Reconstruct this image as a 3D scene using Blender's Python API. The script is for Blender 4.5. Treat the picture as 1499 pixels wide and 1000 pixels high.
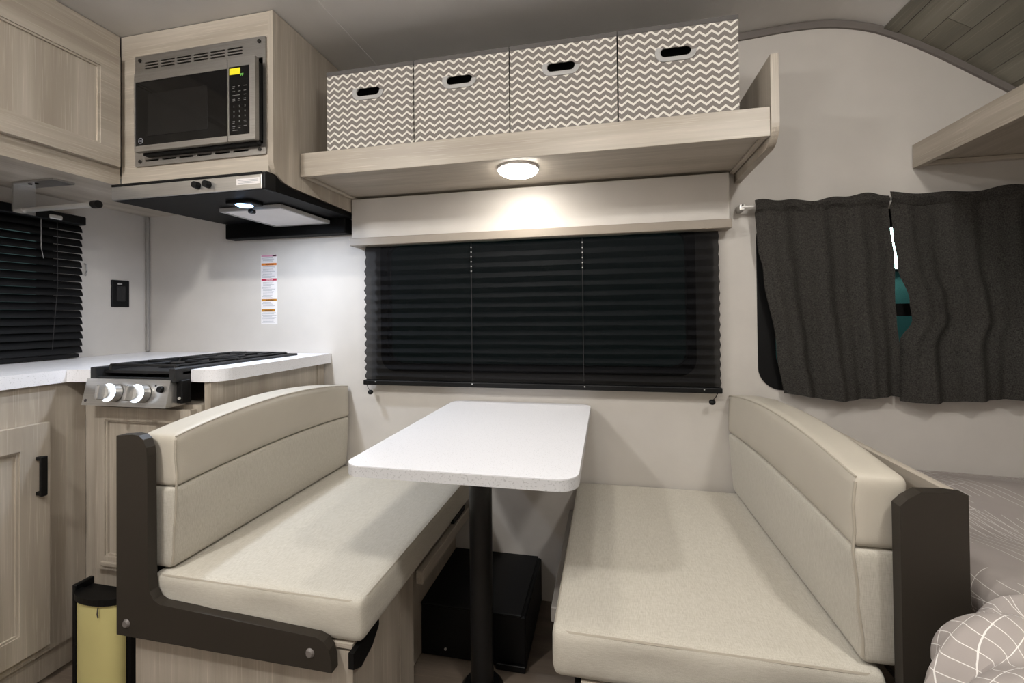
import bpy, bmesh, math, random
from mathutils import Vector, Matrix
random.seed(7)
for o in list(bpy.data.objects): bpy.data.objects.remove(o)
SC = bpy.context.scene
COL = SC.collection
# ------------------------------------------------------------------ camera
F = 642.0
cam = bpy.data.cameras.new('camera'); co = bpy.data.objects.new('camera', cam); COL.objects.link(co)
cam.sensor_fit = 'HORIZONTAL'; cam.sensor_width = 36.0; cam.lens = 36.0*F/1499.0
cam.shift_y = (455.0-500.0)/1499.0; cam.clip_start = .01
R_ = (Matrix.Rotation(math.atan(138.5/F), 4, 'Z') @ Matrix.Rotation(math.pi/2+math.radians(.6), 4, 'X') @ Matrix.Rotation(-math.radians(.6), 4, 'Z'))
co.matrix_world = Matrix.Translation((0, -1.64, 1.07)) @ R_
SC.camera = co
# ------------------------------------------------------------------ world, exposure
w = bpy.data.worlds.new('world'); SC.world = w; w.use_nodes = True
w.node_tree.nodes['Background'].inputs[0].default_value = (.15, .21, .21, 1)
w.node_tree.nodes['Background'].inputs[1].default_value = .4
vs = SC.view_settings
vs.view_transform = 'Standard'; vs.look = 'None'; vs.gamma = 1.0; vs.use_curve_mapping = False
vs.exposure = 0.0
CEIL_E, SHELF_W, HOOD_W = 214.0, .8, 5.0       # lamp powers (each lamp is built as a fixture below)

# ------------------------------------------------------------------ materials
def lin(c):
    return tuple(((v/255)/12.92 if v/255 <= .04045 else ((v/255+.055)/1.055)**2.4) for v in c)+(1,)
class N:
    def __init__(s, name):
        s.m = bpy.data.materials.new(name); s.m.use_nodes = True; s.t = s.m.node_tree
        s.b = s.t.nodes['Principled BSDF']; s.out = s.t.nodes['Material Output']
    def n(s, typ, ins=None, **kw):
        x = s.t.nodes.new(typ)
        for k, v in kw.items(): setattr(x, k, v)
        for k, v in (ins or {}).items():
            if isinstance(v, bpy.types.NodeSocket): s.t.links.new(v, x.inputs[k])
            else: x.inputs[k].default_value = v
        return x
    def link(s, a, b): s.t.links.new(a, b)
    def coord(s, scale, kind='Object'):
        c = s.n('ShaderNodeTexCoord'); m = s.n('ShaderNodeMapping', {'Scale': scale}); s.link(c.outputs[kind], m.inputs[0]); return m.outputs[0]
    def noise(s, scale, sc=1.0, detail=3):
        return s.n('ShaderNodeTexNoise', {'Vector': s.coord(scale), 'Scale': sc, 'Detail': detail}).outputs[0]
    def ramp(s, fac, stops):
        r = s.n('ShaderNodeValToRGB', {0: fac}); e = r.color_ramp.elements
        while len(e) < len(stops): e.new(.5)
        for q, (p, c) in zip(e, stops): q.position = p; q.color = c
        return r.outputs[0]
    def mix(s, f, a, b, typ='MIX'):
        x = s.n('ShaderNodeMix', data_type='RGBA', blend_type=typ)
        for sock, v in ((x.inputs[0], f), (x.inputs[6], a), (x.inputs[7], b)):
            if isinstance(v, bpy.types.NodeSocket): s.link(v, sock)
            else: sock.default_value = v
        return x.outputs[2]
    def math(s, op, a, b=0.0):
        x = s.n('ShaderNodeMath', operation=op)
        for i, v in enumerate((a, b)):
            if isinstance(v, bpy.types.NodeSocket): s.link(v, x.inputs[i])
            else: x.inputs[i].default_value = v
        return x.outputs[0]
    def bump(s, h, st, dist=.002):
        x = s.n('ShaderNodeBump', {'Height': h, 'Strength': st, 'Distance': dist}); s.link(x.outputs[0], s.b.inputs['Normal'])
    def col(s, v):
        if isinstance(v, bpy.types.NodeSocket): s.link(v, s.b.inputs['Base Color'])
        else: s.b.inputs['Base Color'].default_value = v
        return s
    def rm(s, r, m=0.0, spec=.5):
        s.b.inputs['Roughness'].default_value = r; s.b.inputs['Metallic'].default_value = m; s.b.inputs['Specular IOR Level'].default_value = spec; return s
def plain(name, c, r=.5, m=0.0, spec=.5, bump=0, bs=60):
    k = N(name); c = lin(c)
    nz = k.noise((1, 1, 1), 9, 3)
    k.col(k.mix(nz, tuple(v*.93 for v in c[:3])+(1,), tuple(min(1, v*1.07) for v in c[:3])+(1,))); k.rm(r, m, spec)
    if bump: k.bump(k.noise((1, 1, 1), bs, 2), bump)
    return k.m
def wood(name, axis, dark, mid, light):
    k = N(name)
    def sc(a, b): v = [a, a, a]; v[axis] = b; return tuple(v)
    n1 = k.noise(sc(16, 1.3), 1, 2); n2 = k.noise(sc(95, 2.2), 1, 4); n3 = k.noise(sc(320, 7), 1, 2)
    c = k.ramp(n1, [(.3, lin(dark)), (.52, lin(mid)), (.72, lin(light))])
    c = k.mix(k.math('MULTIPLY', n2, .55), c, lin(tuple(v*.80 for v in mid)))
    c = k.mix(k.ramp(n3, [(.56, (0, 0, 0, 1)), (.75, (.35, .35, .35, 1))]), c, lin(tuple(min(255, v*1.12) for v in light)))
    k.col(c).rm(.42); k.bump(n2, .08); return k.m
WT = ((160, 149, 135), (178, 168, 154), (196, 187, 174))
M = {}
M['wood_x'] = wood('wood_grain_x', 0, *WT); M['wood_y'] = wood('wood_grain_y', 1, *WT); M['wood_z'] = wood('wood_grain_z', 2, *WT)
M['plank'] = [wood('plank_%d' % i, 1, (108+d, 105+d, 95+d), (132+d, 128+d, 116+d), (152+d, 148+d, 135+d)) for i, d in enumerate((-8, 0, 8))]
M['floor'] = wood('floor_vinyl', 0, (92, 80, 70), (112, 100, 88), (130, 117, 104))
M['wall'] = plain('wall_vinyl', (197, 192, 186), .55, bump=.04, bs=250)
M['ceil'] = plain('ceiling_vinyl', (212, 210, 208), .6, bump=.03, bs=200)
M['trimgrey'] = plain('grey_trim', (112, 106, 102), .5)
M['jambgrey'] = plain('grey_corner_trim', (150, 146, 142), .45)
M['taupe'] = plain('taupe_laminate', (47, 42, 36), .5, 0, .3)
M['valtrim'] = plain('taupe_rail', (142, 132, 120), .45)
M['black'] = plain('black_plastic', (7, 7, 8), .5, 0, .25)
M['hoodblack'] = plain('hood_black', (5, 5, 6), .55, 0, .12)
M['iron'] = plain('black_iron', (24, 24, 25), .5)
M['gloss'] = plain('black_glass', (8, 8, 9), .09, 0, .28)
M['glosswin'] = plain('microwave_window', (15, 15, 16), .2, 0, .35)
M['white'] = plain('white_paper', (225, 222, 222), .6)
M['yellow'] = plain('yellow_sticker', (236, 226, 20), .5)
M['cream'] = plain('pale_yellow_plastic', (214, 204, 140), .45)
M['chrome'] = plain('chrome', (214, 212, 208), .28, .45)
M['darkmetal'] = plain('dark_screw', (40, 38, 36), .4, .6)
M['red'] = plain('red_ink', (170, 30, 62), .6); M['pink'] = plain('pink_ink', (206, 150, 172), .6)
M['orange'] = plain('orange_ink', (206, 120, 40), .6); M['amber'] = plain('amber_ink', (176, 118, 28), .6)
M['ink'] = plain('dark_ink', (52, 46, 50), .6); M['greyink'] = plain('grey_ink', (150, 150, 158), .6); M['keyink'] = plain('key_ink', (120, 120, 118), .5)
M['ringgrey'] = plain('grey_handle_plastic', (172, 171, 170), .45)
M['bind'] = plain('dark_grey_binding', (94, 91, 90), .85)
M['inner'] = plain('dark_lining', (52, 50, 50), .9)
M['pole'] = plain('black_powder_coat', (17, 17, 18), .38)
k = N('brushed_steel'); nz = k.noise((5, 700, 700), 1, 2)
k.col(k.ramp(nz, [(.3, lin((150, 147, 143))), (.7, lin((164, 161, 157)))])).rm(.36, .85); k.bump(nz, .04); M['steel'] = k.m
k = N('steel_tight'); nz = k.noise((5, 700, 700), 1, 2)
k.col(k.ramp(nz, [(.3, lin((180, 178, 175))), (.7, lin((194, 192, 189)))])).rm(.28, .8); M['steel2'] = k.m
k = N('solid_white_top'); sp = k.noise((1, 1, 1), 420, 2)
k.col(k.ramp(sp, [(.30, lin((196, 196, 198))), (.38, lin((232, 232, 236)))])).rm(.34); M['top'] = k.m
k = N('top_edge'); sp = k.noise((1, 1, 1), 300, 2)
k.col(k.ramp(sp, [(.32, lin((176, 176, 178))), (.42, lin((204, 204, 206)))])).rm(.45); M['edge'] = k.m
def tweed(name, a, b, ax):
    k = N(name)
    def sc(i, lo, hi): v = [hi]*3; v[i] = lo; return tuple(v)
    n1 = k.noise(sc(ax, 60, 900), 1, 2); n2 = k.noise(sc((ax+1) % 3 if ax != 1 else 0, 60, 800), 1, 2); n3 = k.noise((1, 1, 1), 6, 2)
    f = k.math('ADD', k.math('MULTIPLY', n1, .62), k.math('MULTIPLY', n2, .38))
    c = k.ramp(f, [(.36, lin(a)), (.60, lin(b))])
    c = k.mix(k.math('MULTIPLY', n3, .25), c, lin(tuple(v*.92 for v in a)))
    k.col(c).rm(.9, 0, .2); k.bump(f, .2, .001); k.b.inputs['Sheen Weight'].default_value = .15; return k.m
M['tweed_y'] = tweed('tweed_seat', (182, 176, 163), (202, 197, 186), 1); M['tweed_z'] = tweed('tweed_back', (176, 170, 157), (196, 191, 180), 2)
M['leather'] = plain('leatherette', (186, 179, 166), .5, bump=.12, bs=500)
M['piping'] = plain('piping', (172, 164, 150), .6)
# chevron
k = N('chevron_canvas'); c = k.n('ShaderNodeTexCoord'); s = k.n('ShaderNodeSeparateXYZ', {0: c.outputs['Object']})
xy = k.math('ADD', s.outputs[0], s.outputs[1])
tri = k.n('ShaderNodeMath', {0: xy, 1: .0165}, operation='PINGPONG').outputs[0]
v = k.math('ADD', s.outputs[2], k.math('MULTIPLY', tri, .78))
fr = k.math('FRACT', k.math('DIVIDE', v, .0215))
mk_ = k.math('LESS_THAN', fr, .34)
nz = k.noise((1, 1, 1), 380, 2)
g = k.mix(nz, lin((116, 110, 106)), lin((142, 137, 132)))
k.col(k.mix(mk_, g, lin((226, 222, 214)))).rm(.85, 0, .2); k.bump(nz, .25, .001); M['chevron'] = k.m
# shade cloth and curtain: thin woven cloth lets a little light through
def cloth(name, a, b, trans, sc, see=0):
    k = N(name); n1 = k.noise((sc, sc*.25, sc*.25), 1, 2); n2 = k.noise((sc*.25, sc*.25, sc), 1, 2)
    f = k.math('MULTIPLY', k.math('ADD', n1, n2), .5)
    c = k.ramp(f, [(.38, lin(a)), (.62, lin(b))]); k.col(c).rm(.9, 0, .15); k.bump(f, .4, .001)
    tl = k.n('ShaderNodeBsdfTranslucent', {'Color': c}); mx = k.n('ShaderNodeMixShader', {0: trans, 1: k.b.outputs[0], 2: tl.outputs[0]})
    res = mx.outputs[0]
    if see: res = k.n('ShaderNodeMixShader', {0: see, 1: res, 2: k.n('ShaderNodeBsdfTransparent').outputs[0]}).outputs[0]
    k.link(res, k.out.inputs[0]); return k.m
M['shade'] = cloth('pleated_shade_cloth', (13, 13, 15), (22, 22, 24), .12, 300, .10)
M['curtain'] = cloth('curtain_weave', (46, 44, 42), (80, 77, 73), .35, 800)
M['outside'] = plain('outside_teal', (104, 158, 156), .8)
M['slat'] = plain('black_slat', (8, 8, 9), .55, 0, .25)
# comforter: grey with broken bundles of thin white lines
k = N('comforter_cloth'); cc = k.coord((1, 1, 1), 'UV'); base = k.mix(k.noise((1, 1, 1), 9, 3), lin((150, 142, 138)), lin((170, 162, 157)))
warp = k.n('ShaderNodeTexNoise', {'Vector': cc, 'Scale': 3.0, 'Detail': 2})
vec = k.n('ShaderNodeVectorMath', {0: cc, 1: k.n('ShaderNodeVectorMath', {0: warp.outputs['Color'], 3: .035}, operation='SCALE').outputs[0]}, operation='ADD').outputs[0]
tot = None
for ang, den, seed in ((math.radians(8), 52, 1.3), (math.radians(-5), 46, 4.1), (math.radians(62), 42, 7.7), (math.radians(-27), 48, 2.6)):
    r = k.n('ShaderNodeVectorRotate', {'Vector': vec, 'Angle': ang}, rotation_type='Z_AXIS').outputs[0]
    sx = k.n('ShaderNodeSeparateXYZ', {0: r})
    fr = k.math('FRACT', k.math('MULTIPLY', sx.outputs[0], den))
    ln = k.math('LESS_THAN', fr, .05)
    mp = k.n('ShaderNodeMapping', {'Vector': r, 'Scale': (6, 1.6, 4), 'Location': (seed, seed, 0)})
    msk = k.math('GREATER_THAN', k.n('ShaderNodeTexNoise', {'Vector': mp.outputs[0], 'Scale': 1, 'Detail': 1}).outputs[0], .545)
    q = k.math('MULTIPLY', ln, msk); tot = q if tot is None else k.math('MAXIMUM', tot, q)
k.col(k.mix(tot, base, lin((226, 222, 218)))).rm(.85, 0, .2); k.bump(k.noise((1, 1, 1), 500, 2), .15, .001); M['comforter'] = k.m
k = N('window_glass'); g1 = k.n('ShaderNodeBsdfTransparent', {'Color': (.80, .90, .89, 1)}); g2 = k.n('ShaderNodeBsdfGlossy', {'Roughness': .03}); k.link(k.n('ShaderNodeMixShader', {0: .05, 1: g1.outputs[0], 2: g2.outputs[0]}).outputs[0], k.out.inputs[0]); M['glass'] = k.m
def emit(name, c, st):
    k = N(name); k.b.inputs['Base Color'].default_value = c; k.b.inputs['Emission Color'].default_value = c; k.b.inputs['Emission Strength'].default_value = st; return k.m
M['pucklens'] = emit('lit_puck', (1, .95, .87, 1), 34); M['blueled'] = emit('blue_white_led', (.38, .62, 1, 1), 8)
M['ringled'] = emit('knob_ring_light', (.80, .88, 1, 1), 2.2); M['green'] = emit('green_display', (.15, .45, .08, 1), .5); M['tube'] = emit('showroom_lamp', (.88, 1, .96, 1), 22)

# ------------------------------------------------------------------ geometry helpers (all coordinates in metres, world axes)
OFF = {}
def tag(o, label=None, cat=None, group=None, kind=None):
    for a, b in (('label', label), ('category', cat), ('group', group), ('kind', kind)):
        if b: o[a] = b
    return o
def root(name, loc, label, cat, group=None):
    o = bpy.data.objects.new(name, None); COL.objects.link(o); o.location = loc; OFF[o.name] = Vector(loc); o.empty_display_size = .05
    return tag(o, label, cat, group)
def mk(name, bm, mat, parent=None, smooth=False, label=None, cat=None, group=None, kind=None):
    bmesh.ops.recalc_face_normals(bm, faces=bm.faces[:])
    if parent is None:
        xs = [v.co for v in bm.verts]
        off = Vector(((min(c.x for c in xs)+max(c.x for c in xs))/2, (min(c.y for c in xs)+max(c.y for c in xs))/2, min(c.z for c in xs)))
    else: off = OFF[parent.name]
    bmesh.ops.translate(bm, verts=bm.verts[:], vec=-off)
    me = bpy.data.meshes.new(name); bm.to_mesh(me); bm.free()
    if smooth:
        me.polygons.foreach_set('use_smooth', [True]*len(me.polygons))
        me.set_sharp_from_angle(angle=math.radians(40))
    me.materials.append(M[mat] if isinstance(mat, str) else mat)
    o = bpy.data.objects.new(name, me); COL.objects.link(o)
    if parent is None: o.location = off
    else: o.parent = parent
    OFF[o.name] = off
    return tag(o, label, cat, group, kind)
def clone(o, d, parent=None):
    c = o.copy(); COL.objects.link(c); c.location = o.location+Vector(d); c.parent = parent if parent else o.parent; OFF[c.name] = OFF[o.name]; return c
def NB(): return bmesh.new()
def box(a, b, bev=0.0, seg=1, bm=None):
    bm2 = NB(); r = bmesh.ops.create_cube(bm2, size=1)
    for v in bm2.verts: v.co = Vector([a[i]+(b[i]-a[i])*(v.co[i]+.5) for i in range(3)])
    if bev: bmesh.ops.bevel(bm2, geom=bm2.edges[:]+bm2.verts[:], offset=bev, segments=seg, affect='EDGES', profile=.5)
    return join(bm, bm2)
def join(bm, bm2):
    if bm is None: return bm2
    me = bpy.data.meshes.new('tmp'); bm2.to_mesh(me); bm2.free(); bm.from_mesh(me); bpy.data.meshes.remove(me); return bm
def tube(p, q, r, n=12, r2=None, bm=None, cap=True):
    p, q = Vector(p), Vector(q); d = (q-p); L = d.length; bm2 = NB()
    bmesh.ops.create_cone(bm2, cap_ends=cap, segments=n, radius1=r, radius2=r if r2 is None else r2, depth=L)
    bmesh.ops.transform(bm2, verts=bm2.verts[:], matrix=Matrix.Translation((p+q)/2) @ d.to_track_quat('Z', 'Y').to_matrix().to_4x4())
    return join(bm, bm2)
def path(pts, r, n=8, bm=None, closed=False):
    bm2 = NB(); rings = []; P = [Vector(p) for p in pts]; m = len(P)
    for i in range(m):
        a = P[(i-1) % m] if (closed or i) else P[i]; b = P[(i+1) % m] if (closed or i < m-1) else P[i]
        t = (b-a).normalized(); u = t.orthogonal().normalized() if abs(t.z) > .95 else t.cross(Vector((0, 0, 1))).normalized(); w_ = t.cross(u)
        rings.append([bm2.verts.new(P[i]+r*(math.cos(2*math.pi*j/n)*u+math.sin(2*math.pi*j/n)*w_)) for j in range(n)])
    for i in range(m if closed else m-1):
        A, B = rings[i], rings[(i+1) % m]
        for j in range(n): bm2.faces.new((A[j], A[(j+1) % n], B[(j+1) % n], B[j]))
    if not closed:
        bm2.faces.new(rings[0][::-1]); bm2.faces.new(rings[-1])
    return join(bm, bm2)
def rrect(a0, a1, b0, b1, r, n=6, rs=None):
    out = []; rs = rs or (r, r, r, r)
    for (ca, cb, s, rr) in ((a1, b1, 0, rs[0]), (a0, b1, 1, rs[1]), (a0, b0, 2, rs[2]), (a1, b0, 3, rs[3])):
        sa = -1 if ca == a1 else 1; sb = -1 if cb == b1 else 1
        if rr <= 0: out.append((ca, cb)); continue
        for i in range(n+1):
            t = math.pi/2*(s+i/n); out.append((ca+sa*rr+rr*math.cos(t), cb+sb*rr+rr*math.sin(t)))
    return out
def plate(outer, holes, axis, c0, c1, bm=None):
    """flat plate: 2-D loops in the plane normal to axis, thickness c0..c1"""
    bm2 = NB(); idx = [i for i in range(3) if i != axis]; E_ = []
    def P(uv):
        v = [0, 0, 0]; v[axis] = c0; v[idx[0]], v[idx[1]] = uv; return v
    for loop in [outer]+list(holes):
        vs_ = [bm2.verts.new(P(p)) for p in loop]
        E_ += [bm2.edges.new((vs_[i], vs_[(i+1) % len(vs_)])) for i in range(len(vs_))]
    bmesh.ops.triangle_fill(bm2, use_beauty=True, use_dissolve=False, edges=E_)
    if abs(c1-c0) > 1e-9:
        g = bmesh.ops.extrude_face_region(bm2, geom=bm2.faces[:]); d = [0, 0, 0]; d[axis] = c1-c0
        bmesh.ops.translate(bm2, verts=[e for e in g['geom'] if isinstance(e, bmesh.types.BMVert)], vec=d)
    return join(bm, bm2)
def rbox(a, b, r, cuts=(8, 8, 3), fn=None, bm=None):
    """rounded box with a fine skin; fn(p, u) moves points afterwards (u = -1..1 in the box)"""
    bm2 = NB(); ax = []
    for i in range(3):
        L = [a[i], a[i]+r*.3, a[i]+r]; n = cuts[i]
        L += [a[i]+r+(b[i]-a[i]-2*r)*t/n for t in range(1, n)]; L += [b[i]-r, b[i]-r*.3, b[i]]; ax.append(L)
    D = {}
    def V(i, j, k_):
        if (i, j, k_) not in D:
            p = Vector((ax[0][i], ax[1][j], ax[2][k_])); q = Vector([min(max(p[t], a[t]+r), b[t]-r) for t in range(3)]); d = p-q
            if d.length > 1e-9: p = q+d.normalized()*r
            if fn: p = Vector(fn(p, [2*(p[t]-a[t])/(b[t]-a[t])-1 for t in range(3)]))
            D[(i, j, k_)] = bm2.verts.new(p)
        return D[(i, j, k_)]
    n = [len(x)-1 for x in ax]
    for s in (0, n[0]):
        for j in range(n[1]):
            for k_ in range(n[2]): bm2.faces.new((V(s, j, k_), V(s, j+1, k_), V(s, j+1, k_+1), V(s, j, k_+1)))
    for s in (0, n[1]):
        for i in range(n[0]):
            for k_ in range(n[2]): bm2.faces.new((V(i, s, k_), V(i+1, s, k_), V(i+1, s, k_+1), V(i, s, k_+1)))
    for s in (0, n[2]):
        for i in range(n[0]):
            for j in range(n[1]): bm2.faces.new((V(i, j, s), V(i+1, j, s), V(i+1, j+1, s), V(i, j+1, s)))
    return join(bm, bm2)
def grid(nu, nv, fn, bm=None, thick=0.0, uv=None):
    bm2 = NB(); vv = [[bm2.verts.new(fn(i/nu, j/nv)) for j in range(nv+1)] for i in range(nu+1)]
    for i in range(nu):
        for j in range(nv):
            f_ = bm2.faces.new((vv[i][j], vv[i+1][j], vv[i+1][j+1], vv[i][j+1]))
            if uv:
                ul = bm2.loops.layers.uv.verify()
                for lp, (a, b) in zip(f_.loops, ((i, j), (i+1, j), (i+1, j+1), (i, j+1))): lp[ul].uv = uv(a/nu, b/nv)
    if thick:
        bmesh.ops.recalc_face_normals(bm2, faces=bm2.faces[:]); bmesh.ops.solidify(bm2, geom=bm2.faces[:], thickness=thick)
    return join(bm, bm2)
def dome(c, r, h, n=32, m=6, up=-1, bm=None):
    bm2 = NB(); rings = []
    for i in range(m):
        t = i/m*math.pi/2; rings.append([bm2.verts.new((c[0]+r*math.cos(t)*math.cos(2*math.pi*j/n), c[1]+r*math.cos(t)*math.sin(2*math.pi*j/n), c[2]+up*h*math.sin(t))) for j in range(n)])
    tip = bm2.verts.new((c[0], c[1], c[2]+up*h))
    for i in range(m-1):
        for j in range(n): bm2.faces.new((rings[i][j], rings[i][(j+1) % n], rings[i+1][(j+1) % n], rings[i+1][j]))
    for j in range(n): bm2.faces.new((rings[-1][j], rings[-1][(j+1) % n], tip))
    bm2.faces.new(rings[0]); return join(bm, bm2)
def text(s, size, at, bm=None, axis='xz', align='CENTER', depth=.0004):
    cu = bpy.data.curves.new('t', 'FONT'); cu.body = s; cu.size = size; cu.align_x = align; cu.extrude = depth; cu.resolution_u = 2
    o = bpy.data.objects.new('t', cu); COL.objects.link(o); bpy.context.view_layer.update()
    me = bpy.data.meshes.new_from_object(o.evaluated_get(bpy.context.evaluated_depsgraph_get())); bpy.data.objects.remove(o)
    bm2 = NB(); bm2.from_mesh(me); bpy.data.meshes.remove(me)
    bmesh.ops.transform(bm2, verts=bm2.verts[:], matrix=Matrix.Translation(at) @ Matrix.Rotation(math.pi/2, 4, 'X')); return join(bm, bm2)
def interp(tab, t):
    if t <= tab[0][0]: return tab[0][1]
    for (a, va), (b, vb) in zip(tab, tab[1:]):
        if t <= b:
            s = (t-a)/(b-a); s = s*s*(3-2*s); return va+(vb-va)*s
    return tab[-1][1]
def area(name, loc, r, power, c, parent=None):
    l = bpy.data.lights.new(name, 'AREA'); l.shape = 'DISK'; l.size = 2*r; l.energy = power; l.color = c
    o = bpy.data.objects.new(name, l); COL.objects.link(o)
    if parent: o.parent = parent; o.location = Vector(loc)-OFF[parent.name]
    else: o.location = loc
    return o

# ================================================================== the setting
XL, XR, YB, YF, ZC = -2.09, 1.66, 0.0, -2.20, 2.03
T = .04
W1 = rrect(-.90, .306, .85, 1.40, .06); W2 = rrect(.502, 1.42, .808, 1.40, .075, 8); W3 = rrect(-1.05, -.36, .98, 1.44, .05)
mk('floor', box((XL-T, YF-T, -T), (XR+T, T, 0)), 'floor', kind='structure', label='brown vinyl floor under the dinette')
# roof profile (flat, then curving down over the bed)
_p = [(.40, 2.03), (.50, 2.035), (.605, 2.041), (.69, 2.040), (.758, 2.033), (.83, 2.015), (.896, 1.989), (.97, 1.946), (1.051, 1.893), (1.158, 1.815), (1.26, 1.738), (1.36, 1.650), (1.46, 1.545), (1.54, 1.435), (1.60, 1.32), (1.64, 1.19), (1.66, 1.05)]
prof = []
for _i in range(len(_p)-1):
    _q = [Vector(_p[max(0, min(len(_p)-1, _i+_k))]) for _k in (-1, 0, 1, 2)]
    for _t in (0, .34, .67):
        _a = .5*((2*_q[1])+(_q[2]-_q[0])*_t+(2*_q[0]-5*_q[1]+4*_q[2]-_q[3])*_t*_t+(3*_q[1]-_q[0]-3*_q[2]+_q[3])*_t**3); prof.append((_a.x, _a.y))
prof.append(_p[-1])
def wall_outline(): return [(XL, 0), (XR, 0)]+[p for p in prof[::-1]]+[(XL, ZC)]
mk('wall_back', plate(wall_outline(), [W1, W2], 1, 0, T), 'wall', kind='structure', label='pale greige wall behind the dinette')
mk('wall_front', plate(wall_outline(), [], 1, YF-T, YF), 'wall', kind='structure', label='pale wall across the aisle from the dinette')
mk('wall_left', plate([(YF, 0), (0, 0), (0, ZC), (YF, ZC)], [W3], 0, XL-T, XL), 'wall', kind='structure', label='pale wall of the kitchen corner with the black blind')
mk('wall_right', box((XR, YF, 0), (XR+T, 0, 1.05)), 'wall', kind='structure', label='wall at the head of the bed')
up = [(XL, ZC)]+prof
cb = NB()
for i in range(len(up)-1):
    (x0, z0), (x1, z1) = up[i], up[i+1]
    n0 = Vector((-(z1-z0), 0, x1-x0)).normalized()*T
    q = [(x0, z0), (x1, z1), (x1+n0.x, z1+n0.z), (x0+n0.x, z0+n0.z)]
    vs_ = [[cb.verts.new((x, y, z)) for x, z in q] for y in (YF-T, T)]
    for j in range(4): cb.faces.new((vs_[0][j], vs_[0][(j+1) % 4], vs_[1][(j+1) % 4], vs_[1][j]))
    cb.faces.new(vs_[0][::-1]); cb.faces.new(vs_[1])
ceiling = mk('ceiling', cb, 'ceil', kind='structure', label='pale ceiling curving down over the bed')
mk('seam_strip', box((-.865, YF+.01, ZC-.0025), (-.843, -.001, ZC-.0003)), 'ceil', ceiling)
# planks on the curved nose: arc-length table
def arc(s):
    for (x0, z0), (x1, z1) in zip(prof, prof[1:]):
        L = math.hypot(x1-x0, z1-z0)
        if s <= L: return x0+(x1-x0)*s/L, z0+(z1-z0)*s/L, Vector((z1-z0, 0, -(x1-x0))).normalized()
        s -= L
    (x0, z0), (x1, z1) = prof[-2:]; return x1, z1, Vector((z1-z0, 0, -(x1-x0))).normalized()
def plank(s0, s1, y0, y1, mat, name='plank', th=.006):
    b = NB(); V_ = []
    for y in (y0, y1):
        row = []
        for t in (0, .5, 1):
            x, z, n = arc(s0+(s1-s0)*t); row.append((b.verts.new((x+n.x*.0005, y, z+n.z*.0005)), b.verts.new((x+n.x*th, y, z+n.z*th))))
        V_.append(row)
    A, B = V_
    for i in range(2):
        b.faces.new((A[i][1], A[i+1][1], B[i+1][1], B[i][1])); b.faces.new((A[i][0], B[i][0], B[i+1][0], A[i+1][0]))
        b.faces.new((A[i][0], A[i+1][0], A[i+1][1], A[i][1])); b.faces.new((B[i][0], B[i][1], B[i+1][1], B[i+1][0]))
    b.faces.new((A[0][0], A[0][1], B[0][1], B[0][0])); b.faces.new((A[2][0], B[2][0], B[2][1], A[2][1]))
    return mk(name, b, mat, ceiling)
s = .497
plank(s, s+.042, YF+.002, -.001, M['plank'][1], 'edge_strip', .009); s += .045
row = 0; offs = (.30, .12, .42, .22, .36, .08, .26)
while s < 1.66:
    y = -.002; first = True
    while y > YF+.05:
        L = offs[row % 7] if first else .52; first = False
        y1 = max(y-L, YF+.002); plank(s, s+.0705, y1+.0015, y, M['plank'][random.randrange(3)]); y = y1
    s += .072; row += 1
# arched trim where the wall meets the roof
tb = NB(); tr = prof
def off_in(i, d):
    a = tr[max(i-1, 0)]; b = tr[min(i+1, len(tr)-1)]; n = Vector((b[1]-a[1], 0, -(b[0]-a[0]))).normalized(); return (tr[i][0]+n.x*d, tr[i][1]+n.z*d)
L0 = [[tb.verts.new((p[0], y, p[1])) for p in (off_in(i, .001), off_in(i, .024))] for i in range(len(tr)) for y in (-.009,)]
L1 = [[tb.verts.new((p[0], -.0002, p[1])) for p in (off_in(i, .001), off_in(i, .024))] for i in range(len(tr))]
for i in range(len(tr)-1):
    tb.faces.new((L0[i][0], L0[i+1][0], L0[i+1][1], L0[i][1])); tb.faces.new((L1[i][0], L1[i][1], L1[i+1][1], L1[i+1][0]))
    tb.faces.new((L0[i][1], L0[i+1][1], L1[i+1][1], L1[i][1])); tb.faces.new((L0[i][0], L1[i][0], L1[i+1][0], L0[i+1][0]))
mk('trim_1', tb, 'trimgrey', kind='structure', label='dark grey arched trim where the wall meets the curved roof')
mk('trim_2', box((XL+.001, -.014, .921), (XL+.016, -.0005, 1.545), .003), 'jambgrey', kind='structure', label='grey vertical corner trim above the worktop')
def window(i, loop, axis, c, lab, rails=(), fw=.03):
    inner = [((a-ca)*(1-fw/wa)+ca, (b-cb_)*(1-fw/ha)+cb_) for a, b in loop for ca, cb_, wa, ha in [((min(p[0] for p in loop)+max(p[0] for p in loop))/2, (min(p[1] for p in loop)+max(p[1] for p in loop))/2, (max(p[0] for p in loop)-min(p[0] for p in loop))/2, (max(p[1] for p in loop)-min(p[1] for p in loop))/2)]]
    f = mk('window_%d' % i, plate(loop, [inner], axis, c-.004*(1 if axis == 1 else -1), c+.035*(1 if axis == 1 else -1)), 'black', kind='structure', label=lab)
    mk('pane', plate(inner, [], axis, c+.020*(1 if axis == 1 else -1), c+.024*(1 if axis == 1 else -1)), 'glass', f)
    for r in rails: mk('meeting_rail', r, 'black', f)
window(1, W1, 1, 0, 'wide dark window behind the pleated shade')
window(2, W2, 1, 0, 'black framed window with rounded corners behind the curtains', [box((.53, .004, 1.055), (1.39, .019, 1.095))], .055)
window(3, W3, 0, XL, 'dark kitchen window behind the slatted blind')
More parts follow.
